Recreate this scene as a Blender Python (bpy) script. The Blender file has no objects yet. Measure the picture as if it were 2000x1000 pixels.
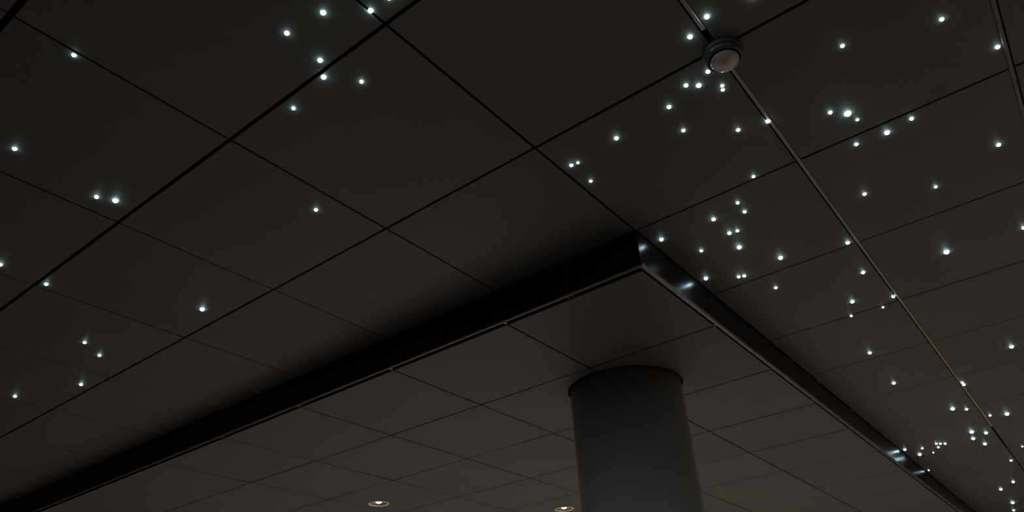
import bpy, bmesh, math, random
from mathutils import Vector, Matrix

C = bpy.context.scene.collection
random.seed(7)
S = 0.6                       # ceiling module in metres
EYE = 1.6
ZU = EYE + 2.388 * S          # face of the upper ceiling
ZL = EYE + 2.141 * S          # face of the dropped ceiling
XF, YF = 0.068 * S, 0.993 * S  # fascia planes of the dropped ceiling

# ------------------------------------------------------------------ camera
RT = Vector((0.78597695, 0.61629813, -0.04916147))
UP = Vector((0.36057073, -0.39234224, 0.84620111))
FW = Vector((-0.50222404, 0.68282075, 0.53059103))
CAM = Vector((1.6157 * S, -2.3542 * S, EYE))
FPX = 1435.68
cd = bpy.data.cameras.new('camera')
cam = bpy.data.objects.new('camera', cd)
C.objects.link(cam)
cd.sensor_width = 36.0
cd.lens = FPX / 2000 * 36.0
cd.clip_start = 0.02
cam.matrix_world = Matrix(((RT.x, UP.x, -FW.x, CAM.x), (RT.y, UP.y, -FW.y, CAM.y), (RT.z, UP.z, -FW.z, CAM.z), (0, 0, 0, 1)))
sc = bpy.context.scene
sc.camera = cam

# ------------------------------------------------------------------ world, exposure
w = bpy.data.worlds.new('world')
sc.world = w
w.use_nodes = True
w.node_tree.nodes['Background'].inputs[0].default_value = (0.9, 0.95, 1.0, 1)
w.node_tree.nodes['Background'].inputs[1].default_value = 0.0
sc.view_settings.view_transform = 'Standard'
sc.view_settings.look = 'None'
sc.view_settings.gamma = 1.0
sc.view_settings.use_curve_mapping = False
sc.view_settings.exposure = 0.0
sc.cycles.use_denoising = True
sc.cycles.max_bounces = 8
sc.cycles.diffuse_bounces = 4
sc.cycles.sample_clamp_indirect = 2.0
sc.cycles.caustics_reflective = False
sc.cycles.caustics_refractive = False
SPOT_W = 118.0                 # each downlight's lamp
STAR_L = 24.0                 # radiance of a star tip
WARM = (1.0, 0.90, 0.83)

def at(px, py, z):
    """ where the sight line through a pixel of the 2000 x 1000 frame meets the plane of height z """
    d = RT * (px - 1000) / FPX - UP * (py - 500) / FPX + FW
    t = (z - CAM.z) / d.z
    return CAM + d * t

def depth(p):
    return (p - CAM).dot(FW)

# ------------------------------------------------------------------ materials
def mat(name, col, rough=0.6, spec=0.4, metal=0.0, noise=0.0, nscale=4.0, bump=0.0, bscale=200.0, rnd=0.0, coat=0.0):
    m = bpy.data.materials.new(name)
    m.use_nodes = True
    nt = m.node_tree
    b = nt.nodes['Principled BSDF']
    b.inputs['Roughness'].default_value = rough
    b.inputs['Specular IOR Level'].default_value = spec
    b.inputs['Metallic'].default_value = metal
    b.inputs['Coat Weight'].default_value = coat
    tc = nt.nodes.new('ShaderNodeTexCoord')
    geo = nt.nodes.new('ShaderNodeNewGeometry')
    no = nt.nodes.new('ShaderNodeTexNoise')
    no.inputs['Scale'].default_value = nscale
    no.inputs['Detail'].default_value = 4
    nt.links.new(geo.outputs['Position'], no.inputs['Vector'])
    mr = nt.nodes.new('ShaderNodeMapRange')
    mr.inputs['From Min'].default_value = 0.3
    mr.inputs['From Max'].default_value = 0.7
    mr.inputs['To Min'].default_value = 1 - noise
    mr.inputs['To Max'].default_value = 1 + noise
    nt.links.new(no.outputs['Fac'], mr.inputs['Value'])
    val = mr.outputs[0]
    if rnd:
        oi = nt.nodes.new('ShaderNodeObjectInfo')
        m2 = nt.nodes.new('ShaderNodeMapRange')
        m2.inputs['To Min'].default_value = 1 - rnd
        m2.inputs['To Max'].default_value = 1 + rnd
        nt.links.new(oi.outputs['Random'], m2.inputs['Value'])
        mm = nt.nodes.new('ShaderNodeMath')
        mm.operation = 'MULTIPLY'
        nt.links.new(val, mm.inputs[0])
        nt.links.new(m2.outputs[0], mm.inputs[1])
        val = mm.outputs[0]
    vm = nt.nodes.new('ShaderNodeVectorMath')
    vm.operation = 'SCALE'
    vm.inputs[0].default_value = col
    nt.links.new(val, vm.inputs['Scale'])
    nt.links.new(vm.outputs[0], b.inputs['Base Color'])
    if bump:
        n2 = nt.nodes.new('ShaderNodeTexNoise')
        n2.inputs['Scale'].default_value = bscale
        nt.links.new(tc.outputs['Object'], n2.inputs['Vector'])
        bp = nt.nodes.new('ShaderNodeBump')
        bp.inputs['Strength'].default_value = bump
        bp.inputs['Distance'].default_value = 0.001
        nt.links.new(n2.outputs['Fac'], bp.inputs['Height'])
        nt.links.new(bp.outputs['Normal'], b.inputs['Normal'])
    return m

def emit(name, col, strength):
    m = bpy.data.materials.new(name)
    m.use_nodes = True
    nt = m.node_tree
    nt.nodes.clear()
    e = nt.nodes.new('ShaderNodeEmission')
    e.inputs[0].default_value = (*col, 1)
    e.inputs[1].default_value = strength
    o = nt.nodes.new('ShaderNodeOutputMaterial')
    nt.links.new(e.outputs[0], o.inputs[0])
    return m

M_TILE = mat('ceiling_tile_paint', (0.093, 0.0935, 0.0915), rough=0.55, spec=0.25, noise=0.05, nscale=1.6, rnd=0.03)
M_VOID = mat('void_black', (0.006, 0.006, 0.006), rough=0.9, spec=0.0)
M_FASCIA = mat('fascia_black_lacquer', (0.007, 0.0055, 0.004), rough=0.27, spec=0.22, noise=0.1)
M_BEAD = mat('bead_grey_metal', (0.20, 0.185, 0.175), rough=0.38, metal=0.6, noise=0.05)
M_STRIP = mat('strip_metal', (0.30, 0.25, 0.215), rough=0.5, spec=0.4, noise=0.12, nscale=6)
M_COL = mat('column_grey_enamel', (0.40, 0.396, 0.39), rough=0.34, spec=0.5, metal=0.3, noise=0.03, nscale=2)
M_WALL = mat('wall_paint', (0.06, 0.057, 0.055), rough=0.8, noise=0.05)
M_WALLR = mat('wall_paint_beige', (0.42, 0.36, 0.30), rough=0.8, noise=0.05)
M_FLOOR = mat('floor_stone', (0.36, 0.325, 0.295), rough=0.5, noise=0.12, nscale=3)
M_PLASTIC_LIT = mat('detector_plastic', (0.42, 0.36, 0.315), rough=0.3, spec=0.7, noise=0.03)  # cap: same plastic as the body, coloured paler and warmer as its highlight
M_PLASTIC_D = mat('detector_plastic_dark', (0.045, 0.043, 0.042), rough=0.4, spec=0.5)
M_RING = mat('lamp_ring_white', (0.72, 0.68, 0.62), rough=0.4, spec=0.5)
M_REFL = mat('lamp_reflector', (0.16, 0.14, 0.13), rough=0.2, metal=0.7)
M_LAMP = emit('lamp_lens', (1.0, 0.95, 0.88), 9.0)
M_STAR = emit('star_tip', (0.6, 0.97, 1.0), STAR_L)
M_STAR_S = emit('star_tip_small', (0.86, 1.0, 0.97), 3.0)

# ------------------------------------------------------------------ helpers
def link(name, bm, m, parent=None, smooth=False):
    me = bpy.data.meshes.new(name)
    bmesh.ops.recalc_face_normals(bm, faces=bm.faces)
    bm.to_mesh(me)
    bm.free()
    me.materials.append(m)
    if smooth:
        me.polygons.foreach_set('use_smooth', [True] * len(me.polygons))
    o = bpy.data.objects.new(name, me)
    C.objects.link(o)
    if parent:
        o.parent = parent
    return o

def structure(o, label=None):
    o['kind'] = 'structure'
    if label:
        o['label'] = label
    return o

def tag(o, label, cat, group=None):
    o['label'] = label
    o['category'] = cat
    if group:
        o['group'] = group
    return o

def empty(name, loc):
    o = bpy.data.objects.new(name, None)
    o.empty_display_size = 0.05
    o.location = loc
    C.objects.link(o)
    return o

def box(bm, x0, x1, y0, y1, z0, z1):
    v = [bm.verts.new(p) for p in ((x0, y0, z0), (x1, y0, z0), (x1, y1, z0), (x0, y1, z0), (x0, y0, z1), (x1, y0, z1), (x1, y1, z1), (x0, y1, z1))]
    for f in ((0, 3, 2, 1), (4, 5, 6, 7), (0, 1, 5, 4), (1, 2, 6, 5), (2, 3, 7, 6), (3, 0, 4, 7)):
        bm.faces.new([v[i] for i in f])

def lathe(bm, prof, n=48, closed=False, cx=0, cy=0):
    """ prof: (radius, z) pairs; radius 0 closes to a point """
    rings = []
    for r, z in prof:
        if r <= 1e-7:
            rings.append([bm.verts.new((cx, cy, z))])
        else:
            rings.append([bm.verts.new((cx + r * math.cos(2 * math.pi * k / n), cy + r * math.sin(2 * math.pi * k / n), z)) for k in range(n)])
    pairs = list(zip(rings, rings[1:]))
    if closed:
        pairs.append((rings[-1], rings[0]))
    for a, b in pairs:
        for k in range(n):
            k2 = (k + 1) % n
            if len(a) == 1 and len(b) == 1:
                continue
            if len(a) == 1:
                bm.faces.new((a[0], b[k], b[k2]))
            elif len(b) == 1:
                bm.faces.new((a[k], a[k2], b[0]))
            else:
                bm.faces.new((a[k], a[k2], b[k2], b[k]))

def tile_bm(sx, sy, depth_=0.022, ch=0.0015):
    """ metal ceiling pan centred on the origin, its face at z = 0, chamfered lower edges """
    bm = bmesh.new()
    def ring(ix, z):
        return [bm.verts.new(p) for p in ((-sx / 2 + ix, -sy / 2 + ix, z), (sx / 2 - ix, -sy / 2 + ix, z), (sx / 2 - ix, sy / 2 - ix, z), (-sx / 2 + ix, sy / 2 - ix, z))]
    a, b, c = ring(ch, 0), ring(0, ch), ring(0, depth_)
    bm.faces.new(a[::-1])
    bm.faces.new(c)
    for r0, r1 in ((a, b), (b, c)):
        for k in range(4):
            f = bm.faces.new((r0[k], r0[(k + 1) % 4], r1[(k + 1) % 4], r1[k]))
            f.material_index = 1 if r0 is b else 0      # pan sides coloured black to deepen the shade in the joints
    return bm

def cut_round(o, x, y, r, n=96):
    """ a round hole through a tile at world x, y """
    bm = bmesh.new()
    lathe(bm, [(0, -0.1), (r, -0.1), (r, 0.1), (0, 0.1)], n)
    cutter = link('cutter', bm, M_VOID)
    cutter.location = (x, y, o.location.z)
    md = o.modifiers.new('hole', 'BOOLEAN')
    md.operation = 'DIFFERENCE'
    md.object = cutter
    md.solver = 'EXACT'
    bpy.context.view_layer.update()
    ev = o.evaluated_get(bpy.context.evaluated_depsgraph_get())
    me = bpy.data.meshes.new_from_object(ev)
    o.modifiers.clear()
    me.name = o.data.name
    o.data = me
    bpy.data.objects.remove(cutter)

# ------------------------------------------------------------------ the room
LX0, LX1, LY0, LY1 = -12, 7, -8, 16       # extent in ceiling modules
def plane_box(name, x0, x1, y0, y1, z0, z1, m, label, parent=None):
    bm = bmesh.new()
    box(bm, x0, x1, y0, y1, z0, z1)
    return structure(link(name, bm, m, parent), label)
X0, X1, Y0, Y1 = LX0 * S, LX1 * S, LY0 * S, LY1 * S
TOP = ZU + 0.12
plane_box('floor', X0, X1, Y0, Y1, -0.1, 0, M_FLOOR, 'polished stone floor lit by the round downlights')
plane_box('wall_left', X0 - 0.1, X0, Y0, Y1, -0.1, TOP, M_WALL, 'dark painted side wall')
plane_box('wall_right', X1, X1 + 0.1, Y0, Y1, -0.1, TOP, M_WALLR, 'warm beige side wall')
plane_box('wall_front', X0, X1, Y0 - 0.1, Y0, -0.1, TOP, M_WALL, 'dark painted wall behind the viewer')
plane_box('wall_back', X0, X1, Y1, Y1 + 0.1, -0.1, TOP, M_WALL, 'dark painted far wall')

# grid lines of both ceilings, in modules (the joints are not perfectly even)
UL = {-6: -6.0, -5: -5.031, -4: -4.052, -3: -3.029, -2: -2.023, -1: -0.995, 0: 0.063, 1: 1.04, 2: 2.031}
VL = {-2: -1.976, -1: -1.011, 0: 0.001, 1: 0.996, 2: 2.052, 3: 3.071, 4: 4.032, 5: 5.007, 6: 6.024, 7: 6.93, 8: 7.963, 9: 9.005, 10: 9.945}
PL = {-6: -6.012, -5: -5.038, -4: -4.041, -3: -3.018, -2: -1.99, -1: -0.946, 0: 0.048}
QL = {1: 1.034, 2: 2.01, 3: 3.021, 4: 4.036, 5: 4.971, 6: 5.932}
GU = {0: 0.0075, -1: 0.0050, -2: 0.0050, -3: 0.0045, 1: 0.006}
GV = {-2: 0.015, -1: 0.0105, 0: 0.0075, 1: 0.0065}
g = lambda d, k: d.get(k, float(k))

# lamps of the upper ceiling outside the picture: x, y in modules, watts, colour, label
WALLSIDE = [(4.5, 4.0, SPOT_W * 0.5, WARM, 'nearest of three by the beige wall'), (4.5, 6.5, SPOT_W * 2.6, WARM, 'middle one by the beige wall'), (4.5, 9.4, SPOT_W * 3.2, WARM, 'farthest one by the beige wall'),
            (6.2, 2.4, 25.0, (1.0, 0.80, 0.62), 'close to the beige wall and washing it'),
            (-3.5, -5.4, 60.0, (0.96, 0.97, 1.0), 'behind the viewer on the left'), (1.4, -5.6, 60.0, (0.96, 0.97, 1.0), 'behind the viewer on the right')]

# upper ceiling: a dark deck above, metal tiles hung below it, each tile a part
bm = bmesh.new()
box(bm, X0, X1, Y0, Y1, ZU + 0.06, TOP)
ceiling = structure(link('ceiling', bm, M_VOID), 'upper dark grey metal tile ceiling dotted with star lights')

def make_tile(parent, x0, x1, y0, y1, z, name='ceiling_tile', tilt=0.0012):
    o = link(name, tile_bm(x1 - x0, y1 - y0), M_TILE, parent)
    o.data.materials.append(M_VOID)
    o.location = ((x0 + x1) / 2, (y0 + y1) / 2, z + random.uniform(-0.0004, 0.0004))
    o.rotation_euler = (random.uniform(-tilt, tilt), random.uniform(-tilt, tilt), 0)
    return o

for i in range(LX0, LX1):
    for j in range(LY0, LY1):
        if i < 0 and j >= 1:
            continue                           # the dropped ceiling hangs here
        if i == 0 and j == 7:
            continue                           # one long tile, no joint
        j1 = 8 if (i == 0 and j == 6) else j + 1
        gx0, gx1 = GU.get(i, 0.005) / 2, GU.get(i + 1, 0.005) / 2
        gy0, gy1 = GV.get(j, 0.005) / 2, GV.get(j1, 0.005) / 2
        x0, x1, y0, y1 = g(UL, i) * S + gx0, g(UL, i + 1) * S - gx1, g(VL, j) * S + gy0, g(VL, j1) * S - gy1
        # metal cover strips take the place of the joints beside these tiles
        if i == 0 and j < 7:
            x1 -= 0.004
        if i == 1 and j < 7:
            x0 += 0.006
        if i == 1 and j < 2:
            x1 -= 0.0045
        if i == 2 and j < 2:
            x0 += 0.006
        if i == 0 and j >= 1:
            x0 = max(x0, XF + 0.003)
        if i < 0 and j1 == 1:
            y1 = min(y1, YF - 0.003)
        o = make_tile(ceiling, x0, x1, y0, y1, ZU)
        for d in WALLSIDE:
            if x0 < d[0] * S < x1 and y0 < d[1] * S < y1:
                cut_round(o, d[0] * S, d[1] * S, 0.062, 48)

YSTRIP = -0.135
def strip(x, y0, y1, wd, z, m, name, label):
    bm = bmesh.new()
    pr = [(-wd / 2, 0.02), (-wd / 2, 0.001), (-wd / 2 + 0.002, -0.001), (wd / 2 - 0.002, -0.001), (wd / 2, 0.001), (wd / 2, 0.02)]
    a = [bm.verts.new((x + p[0], y0, z + p[1])) for p in pr]
    b = [bm.verts.new((x + p[0], y1, z + p[1])) for p in pr]
    for k in range(len(pr)):
        k2 = (k + 1) % len(pr)
        bm.faces.new((a[k], a[k2], b[k2], b[k]))
    bm.faces.new(a)
    bm.faces.new(b[::-1])
    o = link(name, bm, m, ceiling)
    o['label'] = label
    return o
lbl = 'brownish metal cover strip running between the tiles past the smoke detector'
for a_, b_ in ((LY0, -3.0), (-3.0, YSTRIP), (-0.04, 3.97), (3.97, 6.93)):
    strip(1.044 * S, a_ * S + 0.001, b_ * S - 0.001, 0.0105, ZU, M_STRIP, 'cover_strip', lbl)
strip(2.030 * S, LY0 * S, 2.0 * S, 0.0115, ZU, mat('strip_metal_dark', (0.12, 0.104, 0.092), rough=0.5, noise=0.1), 'cover_strip', 'darker narrow cover strip at the right edge')

# dropped ceiling
bm = bmesh.new()
box(bm, X0, XF - 0.004, YF + 0.004, Y1, ZL + 0.03, ZU + 0.055)
dropped = structure(link('dropped_ceiling', bm, M_VOID), 'lower dropped ceiling of dark grey metal tiles around the column')
COLX, COLY, COLR, HOLR = -0.963 * S, 2.547 * S, 0.4335 * S, 0.449 * S
DL = [at(739.5, 983.5, ZL).xy, at(1102, 994, ZL).xy]
DL_OUT = [Vector(p) * S for p in ((-8.6, 3.4), (-6.4, 6.4), (-7.6, 9.4), (-4.6, 9.4), (-1.5, 9.5), (-9.6, 6.4))]
ltiles = {}
for i in range(LX0, 0):
    for j in range(1, LY1):
        gg = 0.0062
        x0, x1 = g(PL, i) * S + gg / 2, g(PL, i + 1) * S - gg / 2
        y0, y1 = g(QL, j) * S + gg / 2, g(QL, j + 1) * S - gg / 2
        ltiles[i, j] = make_tile(dropped, x0, x1, y0, y1, ZL)
        hits = []
        if x0 - HOLR < COLX < x1 + HOLR and y0 - HOLR < COLY < y1 + HOLR:
            cut_round(ltiles[i, j], COLX, COLY, HOLR)
        for d in list(DL) + DL_OUT:
            if x0 - 0.07 < d.x < x1 + 0.07 and y0 - 0.07 < d.y < y1 + 0.07:
                cut_round(ltiles[i, j], d.x, d.y, 0.062, 48)

# fascia of the drop: trim_1 faces the viewer's left, trim_2 the right, mitred at the corner
def sweep(bm, prof, side, s0, s1):
    """ prof: (outward, z) closed loop; side 'L' runs along -x on plane y = YF, 'R' along +y on plane x = XF.
        s0, s1: distance from the corner; s0 = 0 is mitred """
    ends = []
    for s in (s0, s1):
        ring = []
        for n, z in prof:
            e = n if s == 0 else 0
            if side == 'L':
                ring.append(bm.verts.new((XF - s + e, YF - n, z)))
            else:
                ring.append(bm.verts.new((XF + n, YF + s - e, z)))
        ends.append(ring)
    a, b = ends
    for k in range(len(prof)):
        k2 = (k + 1) % len(prof)
        bm.faces.new((a[k], a[k2], b[k2], b[k]))
    bm.faces.new(a)
    bm.faces.new(b[::-1])

LEN = {'L': XF - X0, 'R': Y1 - YF}
SEAM = {'L': [0, 0.508 * S, 4.6 * S, 8.6 * S, LEN['L']], 'R': [0, 2.98 * S, 5.9 * S, 8.9 * S, LEN['R']]}
panel = [(0, ZL + 0.006), (0, ZU + 0.004), (-0.004, ZU + 0.004), (-0.004, ZL + 0.006)]
for side, nm, lb in (('L', 'trim_1', 'glossy black fascia of the dropped ceiling, long left run'), ('R', 'trim_2', 'glossy black fascia of the dropped ceiling, right run reflecting stars')):
    bm = bmesh.new()
    sweep(bm, [(-0.0045, ZL + 0.012), (-0.0045, ZU + 0.003), (-0.012, ZU + 0.003), (-0.012, ZL + 0.012)], side, 0, LEN[side])
    t = structure(link(nm, bm, M_VOID), lb)
    st = SEAM[side]
    br = 0.0062 if side == 'L' else 0.0088
    bead = [(0.001 + br * math.cos(a), ZL + 0.004 + br * math.sin(a)) for a in [math.pi * k / 9 for k in range(-9, 9)]]
    for k, (a, b) in enumerate(zip(st, st[1:])):
        bm = bmesh.new()
        sweep(bm, panel, side, a if k == 0 else a + 0.0007, b - 0.0007)
        link('fascia_panel', bm, M_FASCIA, t)
        # seam cover lip
        if k:
            bm = bmesh.new()
            sweep(bm, [(0.0012, ZL + 0.012), (0.0012, ZU - 0.001), (0.0, ZU - 0.001), (0.0, ZL + 0.012)], side, a - 0.0012, a + 0.0012)
            link('seam_strip', bm, M_BEAD, t)
        bm = bmesh.new()
        sweep(bm, bead, side, a if k == 0 else a + 0.0005, b - 0.0005)
        link('edge_bead', bm, M_BEAD, t, smooth=False)
    # little clips that bridge the black gap at every tile joint
    if side == 'L':
        pos = [XF - g(PL, i) * S for i in range(-1, LX0, -1)]
    else:
        pos = [g(QL, j) * S - YF for j in range(2, LY1)]
    pos2 = [p for p in pos if p < LEN[side] - 0.05] + [st[1] - 0.008, st[1] + 0.008]
    for n_, p in enumerate(pos2):
        r_ = 0.0045 if n_ < len(pos2) - 2 else 0.002
        bm = bmesh.new()
        deep = -0.020 if side == 'L' else -0.014
        sweep(bm, [(-0.007, ZL + 0.001), (-0.007, ZL + 0.004), (deep, ZL + 0.004), (deep, ZL + 0.001)], side, p - r_, p + r_)
        link('edge_clip', bm, M_BEAD, t)
# notch tabs above the right fascia where it meets the upper tiles
for yy in (4.27, 5.29):
    bm = bmesh.new()
    sweep(bm, [(0.0, ZU - 0.004), (0.0, ZU - 0.0005), (0.003, ZU - 0.0005), (0.003, ZU - 0.004)], 'R', yy * S - YF - 0.05, yy * S - YF)
    link('joint_tab', bm, M_BEAD, bpy.data.objects['trim_2'])

# ------------------------------------------------------------------ column
bm = bmesh.new()
lathe(bm, [(0, 0.0), (COLR, 0.0), (COLR, ZL + 0.028), (0, ZL + 0.028)], 128)
column = link('column', bm, M_COL)
column.location = (COLX, COLY, 0)
structure(column, 'round dark grey enamelled column rising through a hole in the dropped ceiling')
for p in column.data.polygons:
    p.use_smooth = abs(p.normal.z) < 0.5

# ------------------------------------------------------------------ downlights
def downlight(p, label, group, z=ZL, watt=SPOT_W, col=WARM, cone=92):
    t = tag(empty('downlight', (p.x, p.y, z)), label, 'downlight', group)
    bm = bmesh.new()
    lathe(bm, [(0.058, 0.0005), (0.060, -0.0035), (0.064, -0.0042), (0.0715, -0.0028), (0.0735, -0.0004), (0.060, -0.0002)], 64, closed=True)
    link('trim_ring', bm, M_RING, t, True)
    bm = bmesh.new()
    lathe(bm, [(0.0575, -0.001), (0.052, 0.009), (0.042, 0.02), (0.030, 0.026), (0.0, 0.026), (0.0, 0.0275), (0.031, 0.0275), (0.044, 0.021), (0.055, 0.010), (0.0585, -0.001)], 64)
    link('reflector', bm, M_REFL, t, True)
    bm = bmesh.new()
    lathe(bm, [(0.0, 0.0005)] + [(0.021 * math.sin(a), 0.0145 - 0.014 * math.cos(a)) for a in (0.25, 0.5, 0.8, 1.1, 1.4, 1.57)] + [(0.021, 0.0255), (0, 0.0255)], 40)
    link('lamp_lens', bm, M_LAMP, t, True)
    ld = bpy.data.lights.new('downlight_beam', 'SPOT')
    ld.energy = watt
    ld.color = col
    ld.spot_size = math.radians(cone)
    ld.spot_blend = 0.6 if cone < 120 else 0.25
    ld.shadow_soft_size = 0.02
    lo = bpy.data.objects.new('downlight_beam', ld)
    lo.location = (0, 0, -0.024)
    lo.parent = t
    C.objects.link(lo)
    return t
downlight(DL[0], 'round recessed downlight left of the column, its lamp a narrow white streak', 'downlights in the dropped ceiling')
downlight(DL[1], 'round recessed downlight close beside the left edge of the grey column', 'downlights in the dropped ceiling')
for p, lb in zip(DL_OUT, ('nearest the black fascia on the far left', 'below the frame between the near and far rows', 'in the far left corner of the dropped ceiling',
                          'in the far row, straight behind the column', 'in the far row nearest the right fascia', 'closest to the dark left wall')):
    downlight(p, 'round recessed downlight outside the picture, ' + lb, 'downlights beyond the frame', ZL, SPOT_W * (3.4 if p.y > 8 * S and p.x > -5 * S else 1.8))
for x, y, wt, col, lb in WALLSIDE:
    downlight(Vector((x * S, y * S)), 'round recessed downlight in the upper ceiling, ' + lb, 'downlights outside the picture in the upper ceiling', ZU, wt, col, 177 if y < 0 else 92)

# ------------------------------------------------------------------ smoke detector
dp = Vector((1.052 * S, 0.028 * S, ZU))
det = tag(empty('smoke_detector', dp), 'round grey smoke detector mounted where the metal strip meets a tile joint', 'smoke detector')
bm = bmesh.new()
lathe(bm, [(0, -0.0001), (0.050, -0.0001), (0.0515, -0.003), (0.0515, -0.010), (0.0495, -0.0135), (0, -0.0135)], 72)
link('base', bm, M_PLASTIC_D, det, True)
bm = bmesh.new()
lathe(bm, [(0, -0.0136), (0.0475, -0.0136), (0.0495, -0.017), (0.0498, -0.022), (0.0480, -0.0275), (0.0445, -0.031), (0.0415, -0.0315), (0.0400, -0.030), (0.0395, -0.022), (0, -0.022)], 72)
link('body', bm, M_PLASTIC_D, det, True)
bm = bmesh.new()
for k in range(12):                                   # ribs of the smoke inlet
    a = 2 * math.pi * k / 12
    c, s_ = math.cos(a), math.sin(a)
    vs = []
    for rr, tt, zz in [(r, t, z) for z in (-0.0225, -0.0345) for r, t in ((0.030, -0.0012), (0.0385, -0.0012), (0.0385, 0.0012), (0.030, 0.0012))]:
        vs.append(bm.verts.new((rr * c - tt * s_, rr * s_ + tt * c, zz)))
    for f in ((0, 1, 2, 3), (4, 5, 6, 7), (0, 1, 5, 4), (1, 2, 6, 5), (2, 3, 7, 6), (3, 0, 4, 7)):
        bm.faces.new([vs[i] for i in f])
link('inlet_rib', bm, M_PLASTIC_D, det)
bm = bmesh.new()
lathe(bm, [(0, -0.0325), (0.0355, -0.0325), (0.0370, -0.0335), (0.0366, -0.0352), (0.0350, -0.0385), (0.0310, -0.0432), (0.0245, -0.0475), (0.0160, -0.0508), (0.008, -0.0524), (0, -0.0529)], 72)
capo = link('cap', bm, M_PLASTIC_LIT, det, True)
capo['label'] = 'rounded cap, its colour lightened for the light it catches'
# small slot, test button and indicator on the cap
def on_cap(az, r):
    z = -0.0530 + (r / 0.037) ** 2.0 * 0.0155
    return Vector((r * math.cos(az), r * math.sin(az), z))
for nm, az, r, sx, sy, m in (('sounder_slot', -2.25, 0.021, 0.0042, 0.0014, M_VOID), ('test_button', -1.5, 0.012, 0.0018, 0.0018, M_PLASTIC_D), ('indicator_lens', -1.75, 0.033, 0.0016, 0.0016, M_RING)):
    bm = bmesh.new()
    lathe(bm, [(0, -0.0008), (0.8, -0.0006), (1.0, 0.0), (1.0, 0.003), (0, 0.003)], 20)
    for v in bm.verts:
        v.co.x *= sx
        v.co.y *= sy
    o = link(nm, bm, m, capo, True)
    o.location = on_cap(az, r)
    n = Vector((math.cos(az), math.sin(az), 0))
    tiltq = Vector((0, 0, -1)).rotation_difference((Vector((0, 0, -1)) + n * (r / 0.040) ** 1.5 * 0.8).normalized())
    o.rotation_euler = (tiltq.to_matrix() @ Matrix.Rotation(az + math.pi / 2 + 0.4, 3, 'Z')).to_euler()

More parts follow.
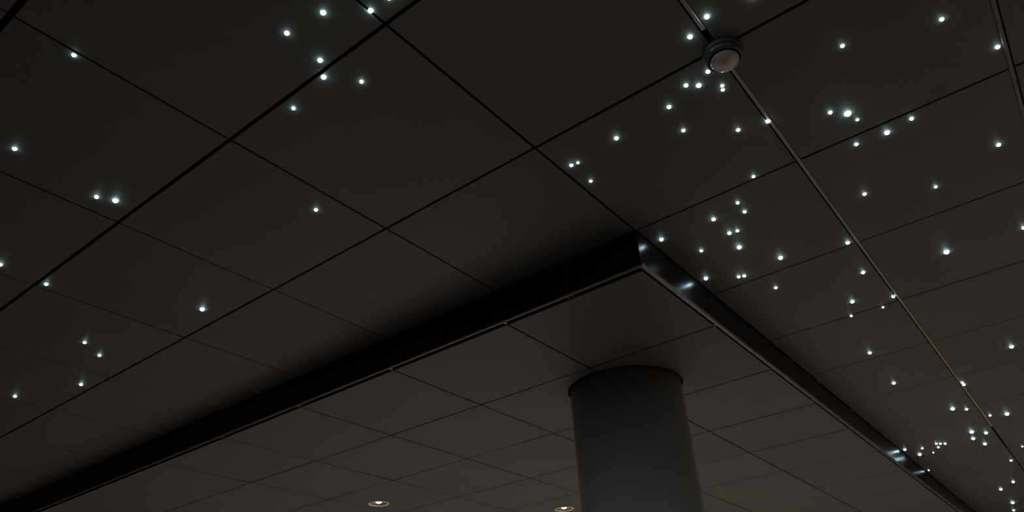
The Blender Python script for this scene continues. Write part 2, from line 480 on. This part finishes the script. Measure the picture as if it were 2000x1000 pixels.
# ------------------------------------------------------------------ star lights
# (pixel x, pixel y, size class, label)
STARS = [
    (144, 109, 4, 'star light just below the long joint near the top left corner'),
    (28, 292, 4, 'lone star light by the left edge, above the faint joint line'),
    (560, 66, 5, 'bright star light leftmost of the six-star cluster at top'),
    (631, 26, 6, 'big star light at the top, left of the tile corner star'),
    (724, 22, 6, 'big star light beside the joint just above the crossing at top'),
    (760, -3, 5, 'star light cut by the top edge, right of the joint star'),
    (625, 119, 5, 'star light just above the thick joint, upper of a close pair'),
    (632, 152, 5, 'star light just below the thick joint, lower of a close pair'),
    (706, 161, 3, 'smaller star light right of the pair at the thick joint'),
    (573, 213, 3, 'small star light lower left of the pair at the thick joint'),
    (1381, 34, 5, 'bright star light right beside the metal strip above the smoke detector'),
    (1348, 73, 5, 'bright star light left of the smoke detector, below the metal strip'),
    (1383, 141, 4, 'star light touching the lower left rim of the smoke detector'),
    (1340, 168, 4, 'left one of two level star lights below the smoke detector'),
    (1365, 168, 5, 'right one of two level star lights below the smoke detector'),
    (1411, 168.5, 3, 'upper of two touching star lights right under the smoke detector'),
    (1412, 176.5, 3, 'lower of two touching star lights right under the smoke detector'),
    (1307, 210, 4, 'star light lower left of the level pair under the smoke detector'),
    (1204, 271, 4, 'solitary star light in the middle of the tile left of the smoke detector'),
    (1335, 256, 3, 'star light below the level pair, mid tile between two others'),
    (1442, 255, 3, 'small star light left of the metal strip, below the smoke detector'),
    (1500, 238, 4, 'star light against the left side of the metal strip'),
    (1116, 324, 3, 'larger left one of a tight pair near the tile crossing'),
    (1129, 319, 2, 'smaller right one of a tight pair near the tile crossing'),
    (1154, 355, 2, 'small star light just below the tight pair near the tile crossing'),
    (1472, 346, 2, 'small star light just above the joint, left of the metal strip'),
    (1472, -4, 4, 'star light cut by the top edge right of the smoke detector'),
    (1646, 91, 3, 'small star light in the tile right of the smoke detector'),
    (1840, 39, 4, 'star light near the top, left of the upper right strip'),
    (1949, 93, 4, 'star light against the strip at the upper right edge'),
    (1622, 221, 3, 'left neighbour of the largest star light, right of the metal strip'),
    (1656, 223, 7, 'largest and brightest star light, right of the metal strip'),
    (1675, 235, 2, 'small star light at the lower right of the largest star'),
    (1733, 260, 5, 'bright star light just under the joint, right of the largest star'),
    (1781, 233, 3, 'star light on the joint, right of the bright pair'),
    (1673, 283, 3, 'star light just below the joint under the largest star'),
    (1951, 284, 3, 'lone star light near the right edge below the joint crossing'),
    (188, 386, 3, 'smaller left one of a pair above the left joint crossing'),
    (225, 393, 5, 'larger right one of a pair above the left joint crossing'),
    (0, 518, 3, 'star light cut by the left edge of the view'),
    (90, 556, 3, 'star light on the joint crossing at the left'),
    (395, 605, 4, 'lone bright star light above the joint, lower left tile'),
    (165, 670, 2, 'upper of two small star lights in the lower left tile'),
    (194, 695, 2, 'lower of two small star lights in the lower left tile'),
    (617, 411, 3, 'lone small star light left of the central tile crossing'),
    (1292, 469, 3, 'star light nearest the outer corner of the black fascia'),
    (1441, 397.5, 2, 'top small star light of the dense group right of the fascia corner'),
    (1454.6, 415, 2, 'second small star light from the top of the dense group, to the right'),
    (1394, 429.6, 3, 'upper left star light of the dense group'),
    (1425, 456.5, 3, 'left larger one of a close pair inside the dense group'),
    (1440.5, 452, 2, 'right smaller one of a close pair inside the dense group'),
    (1370, 491, 2, 'small star light at the left side of the dense group'),
    (1444, 484, 4, 'largest star light of the dense group, below its close pair'),
    (1379, 545, 3, 'star light close to the fascia, beside its blue reflection'),
    (1443, 541.7, 2, 'left one of the twin stars at the bottom of the dense group'),
    (1454, 540, 2, 'right one of the twin stars at the bottom of the dense group'),
    (1524.7, 504.5, 4, 'bright star light just above the joint, right of the dense group'),
    (1515.5, 563, 2, 'small star light just below the joint, right of the twin stars'),
    (1689, 380, 3, 'star light right of the metal strip, under the brightest cluster'),
    (1828, 366, 2, 'small star light mid right, above the sloping joint'),
    (1656, 475, 3, 'star light on the joint immediately left of the metal strip'),
    (1686, 533, 3, 'star light left of the metal strip, middle of its tile'),
    (1665, 590, 3, 'star light just above the joint, left of the metal strip'),
    (1745, 580, 2, 'star light in the crossing of joint and metal strip'),
    (1725, 601, 1, 'tiny star light just below the metal strip crossing'),
    (1663, 618, 1, 'tiny star light just below the joint, under a brighter one'),
    (1849, 493, 5, 'bright lone star light at right, between two sloping joints'),
    (2000, 446, 3, 'star light cut by the right edge at mid height'),
    (1699, 690, 2, 'small lone star light right of the fascia, upper one'),
    (1746, 749, 2, 'small lone star light right of the fascia, lower one'),
    (1976, 678, 3, 'star light near the right edge, lower right area'),
    (1880, 748, 1, 'upper of two tiny stars beside the lower metal strip'),
    (1883, 752, 1.5, 'lower of two tiny stars beside the lower metal strip'),
    (1861, 799, 3, "star light on the joint left of the metal strip's lower end"),
    (1888, 800, 1.5, 'small star light left of the metal strip, right of the joint star'),
    (1934, 812, 1, "tiny star light right of the metal strip's lower end"),
    (1967, 809, 3, "star light right of the metal strip's end, near the right edge"),
    (1898, 844, 3, "upper left star of the square of four below the strip's end"),
    (1926, 846, 2, "upper right star of the square of four below the strip's end"),
    (1901, 857, 2, "lower left star of the square of four below the strip's end"),
    (1924, 867.5, 2, "lower right star of the square of four below the strip's end"),
    (1829, 867, 1, 'left one of three tiny stars in a row near the fascia'),
    (1837, 867, 1, 'middle one of three tiny stars in a row near the fascia'),
    (1846, 867, 1, 'right one of three tiny stars in a row near the fascia'),
    (1833, 874, 1, 'tiny star just under the row of three tiny stars'),
    (1823, 884.5, 0.6, 'faintest star light below left of the row of three'),
    (1801.6, 876, 1, 'tiny star light left of the row of three tiny stars'),
    (1796.5, 888, 2, 'brighter star light lower left of the row of three tiny stars'),
    (1767.5, 878.5, 1.5, 'small star light at the fascia edge beside the twin reflections'),
    (1814, 919, 0.6, 'faint star light below the joint close to the lower fascia'),
    (1997, 872.6, 0.6, 'faint star light at the right edge below the far joint'),
    (1975, 900, 1, 'topmost star of the sparse group in the lower right corner'),
    (1979, 941.6, 1.5, 'second star from top of the sparse lower right group'),
    (1955, 956, 1.5, 'leftmost star of the sparse lower right corner group'),
    (1978, 982, 2, 'brightest star of the sparse lower right corner group'),
    (1980, 997, 1, 'lowest star light, at the bottom edge near the right corner'),
    (158, 752, 2, 'small star light above the joint, bottom left area'),
    (29, 775, 2, 'small star light near the left edge, bottom left area'),
]
STAR_PX = {7: 12.0, 6: 10.2, 5: 9.2, 4: 7.8, 3: 6.6, 2: 5.4, 1.5: 4.6, 1: 3.8, 0.6: 2.6}
PROTO = {}
def star_mesh(r):
    key = round(r, 4)
    if key not in PROTO:
        bm = bmesh.new()
        lathe(bm, [(0, 0.001), (r, 0.001), (r, -0.0004)] + [(r * math.cos(a), -0.0004 - r * 0.95 * math.sin(a)) for a in (0.35, 0.7, 1.05, 1.3)] + [(0, -0.0004 - r * 0.95)], 14)
        me = bpy.data.meshes.new('star_light')
        bmesh.ops.recalc_face_normals(bm, faces=bm.faces)
        bm.to_mesh(me)
        bm.free()
        me.materials.append(M_STAR if r > 0.0035 else M_STAR_S)
        PROTO[key] = me
    return PROTO[key]
for px, py, b, label in STARS:
    p = at(px, py, ZU - 0.003)
    r = STAR_PX[b] / 2 * depth(p) / FPX
    o = bpy.data.objects.new('star_light', star_mesh(round(r / 0.0005) * 0.0005))
    o.location = (p.x, p.y, ZU)
    C.objects.link(o)
    tag(o, label, 'star light', 'star lights in the upper ceiling')
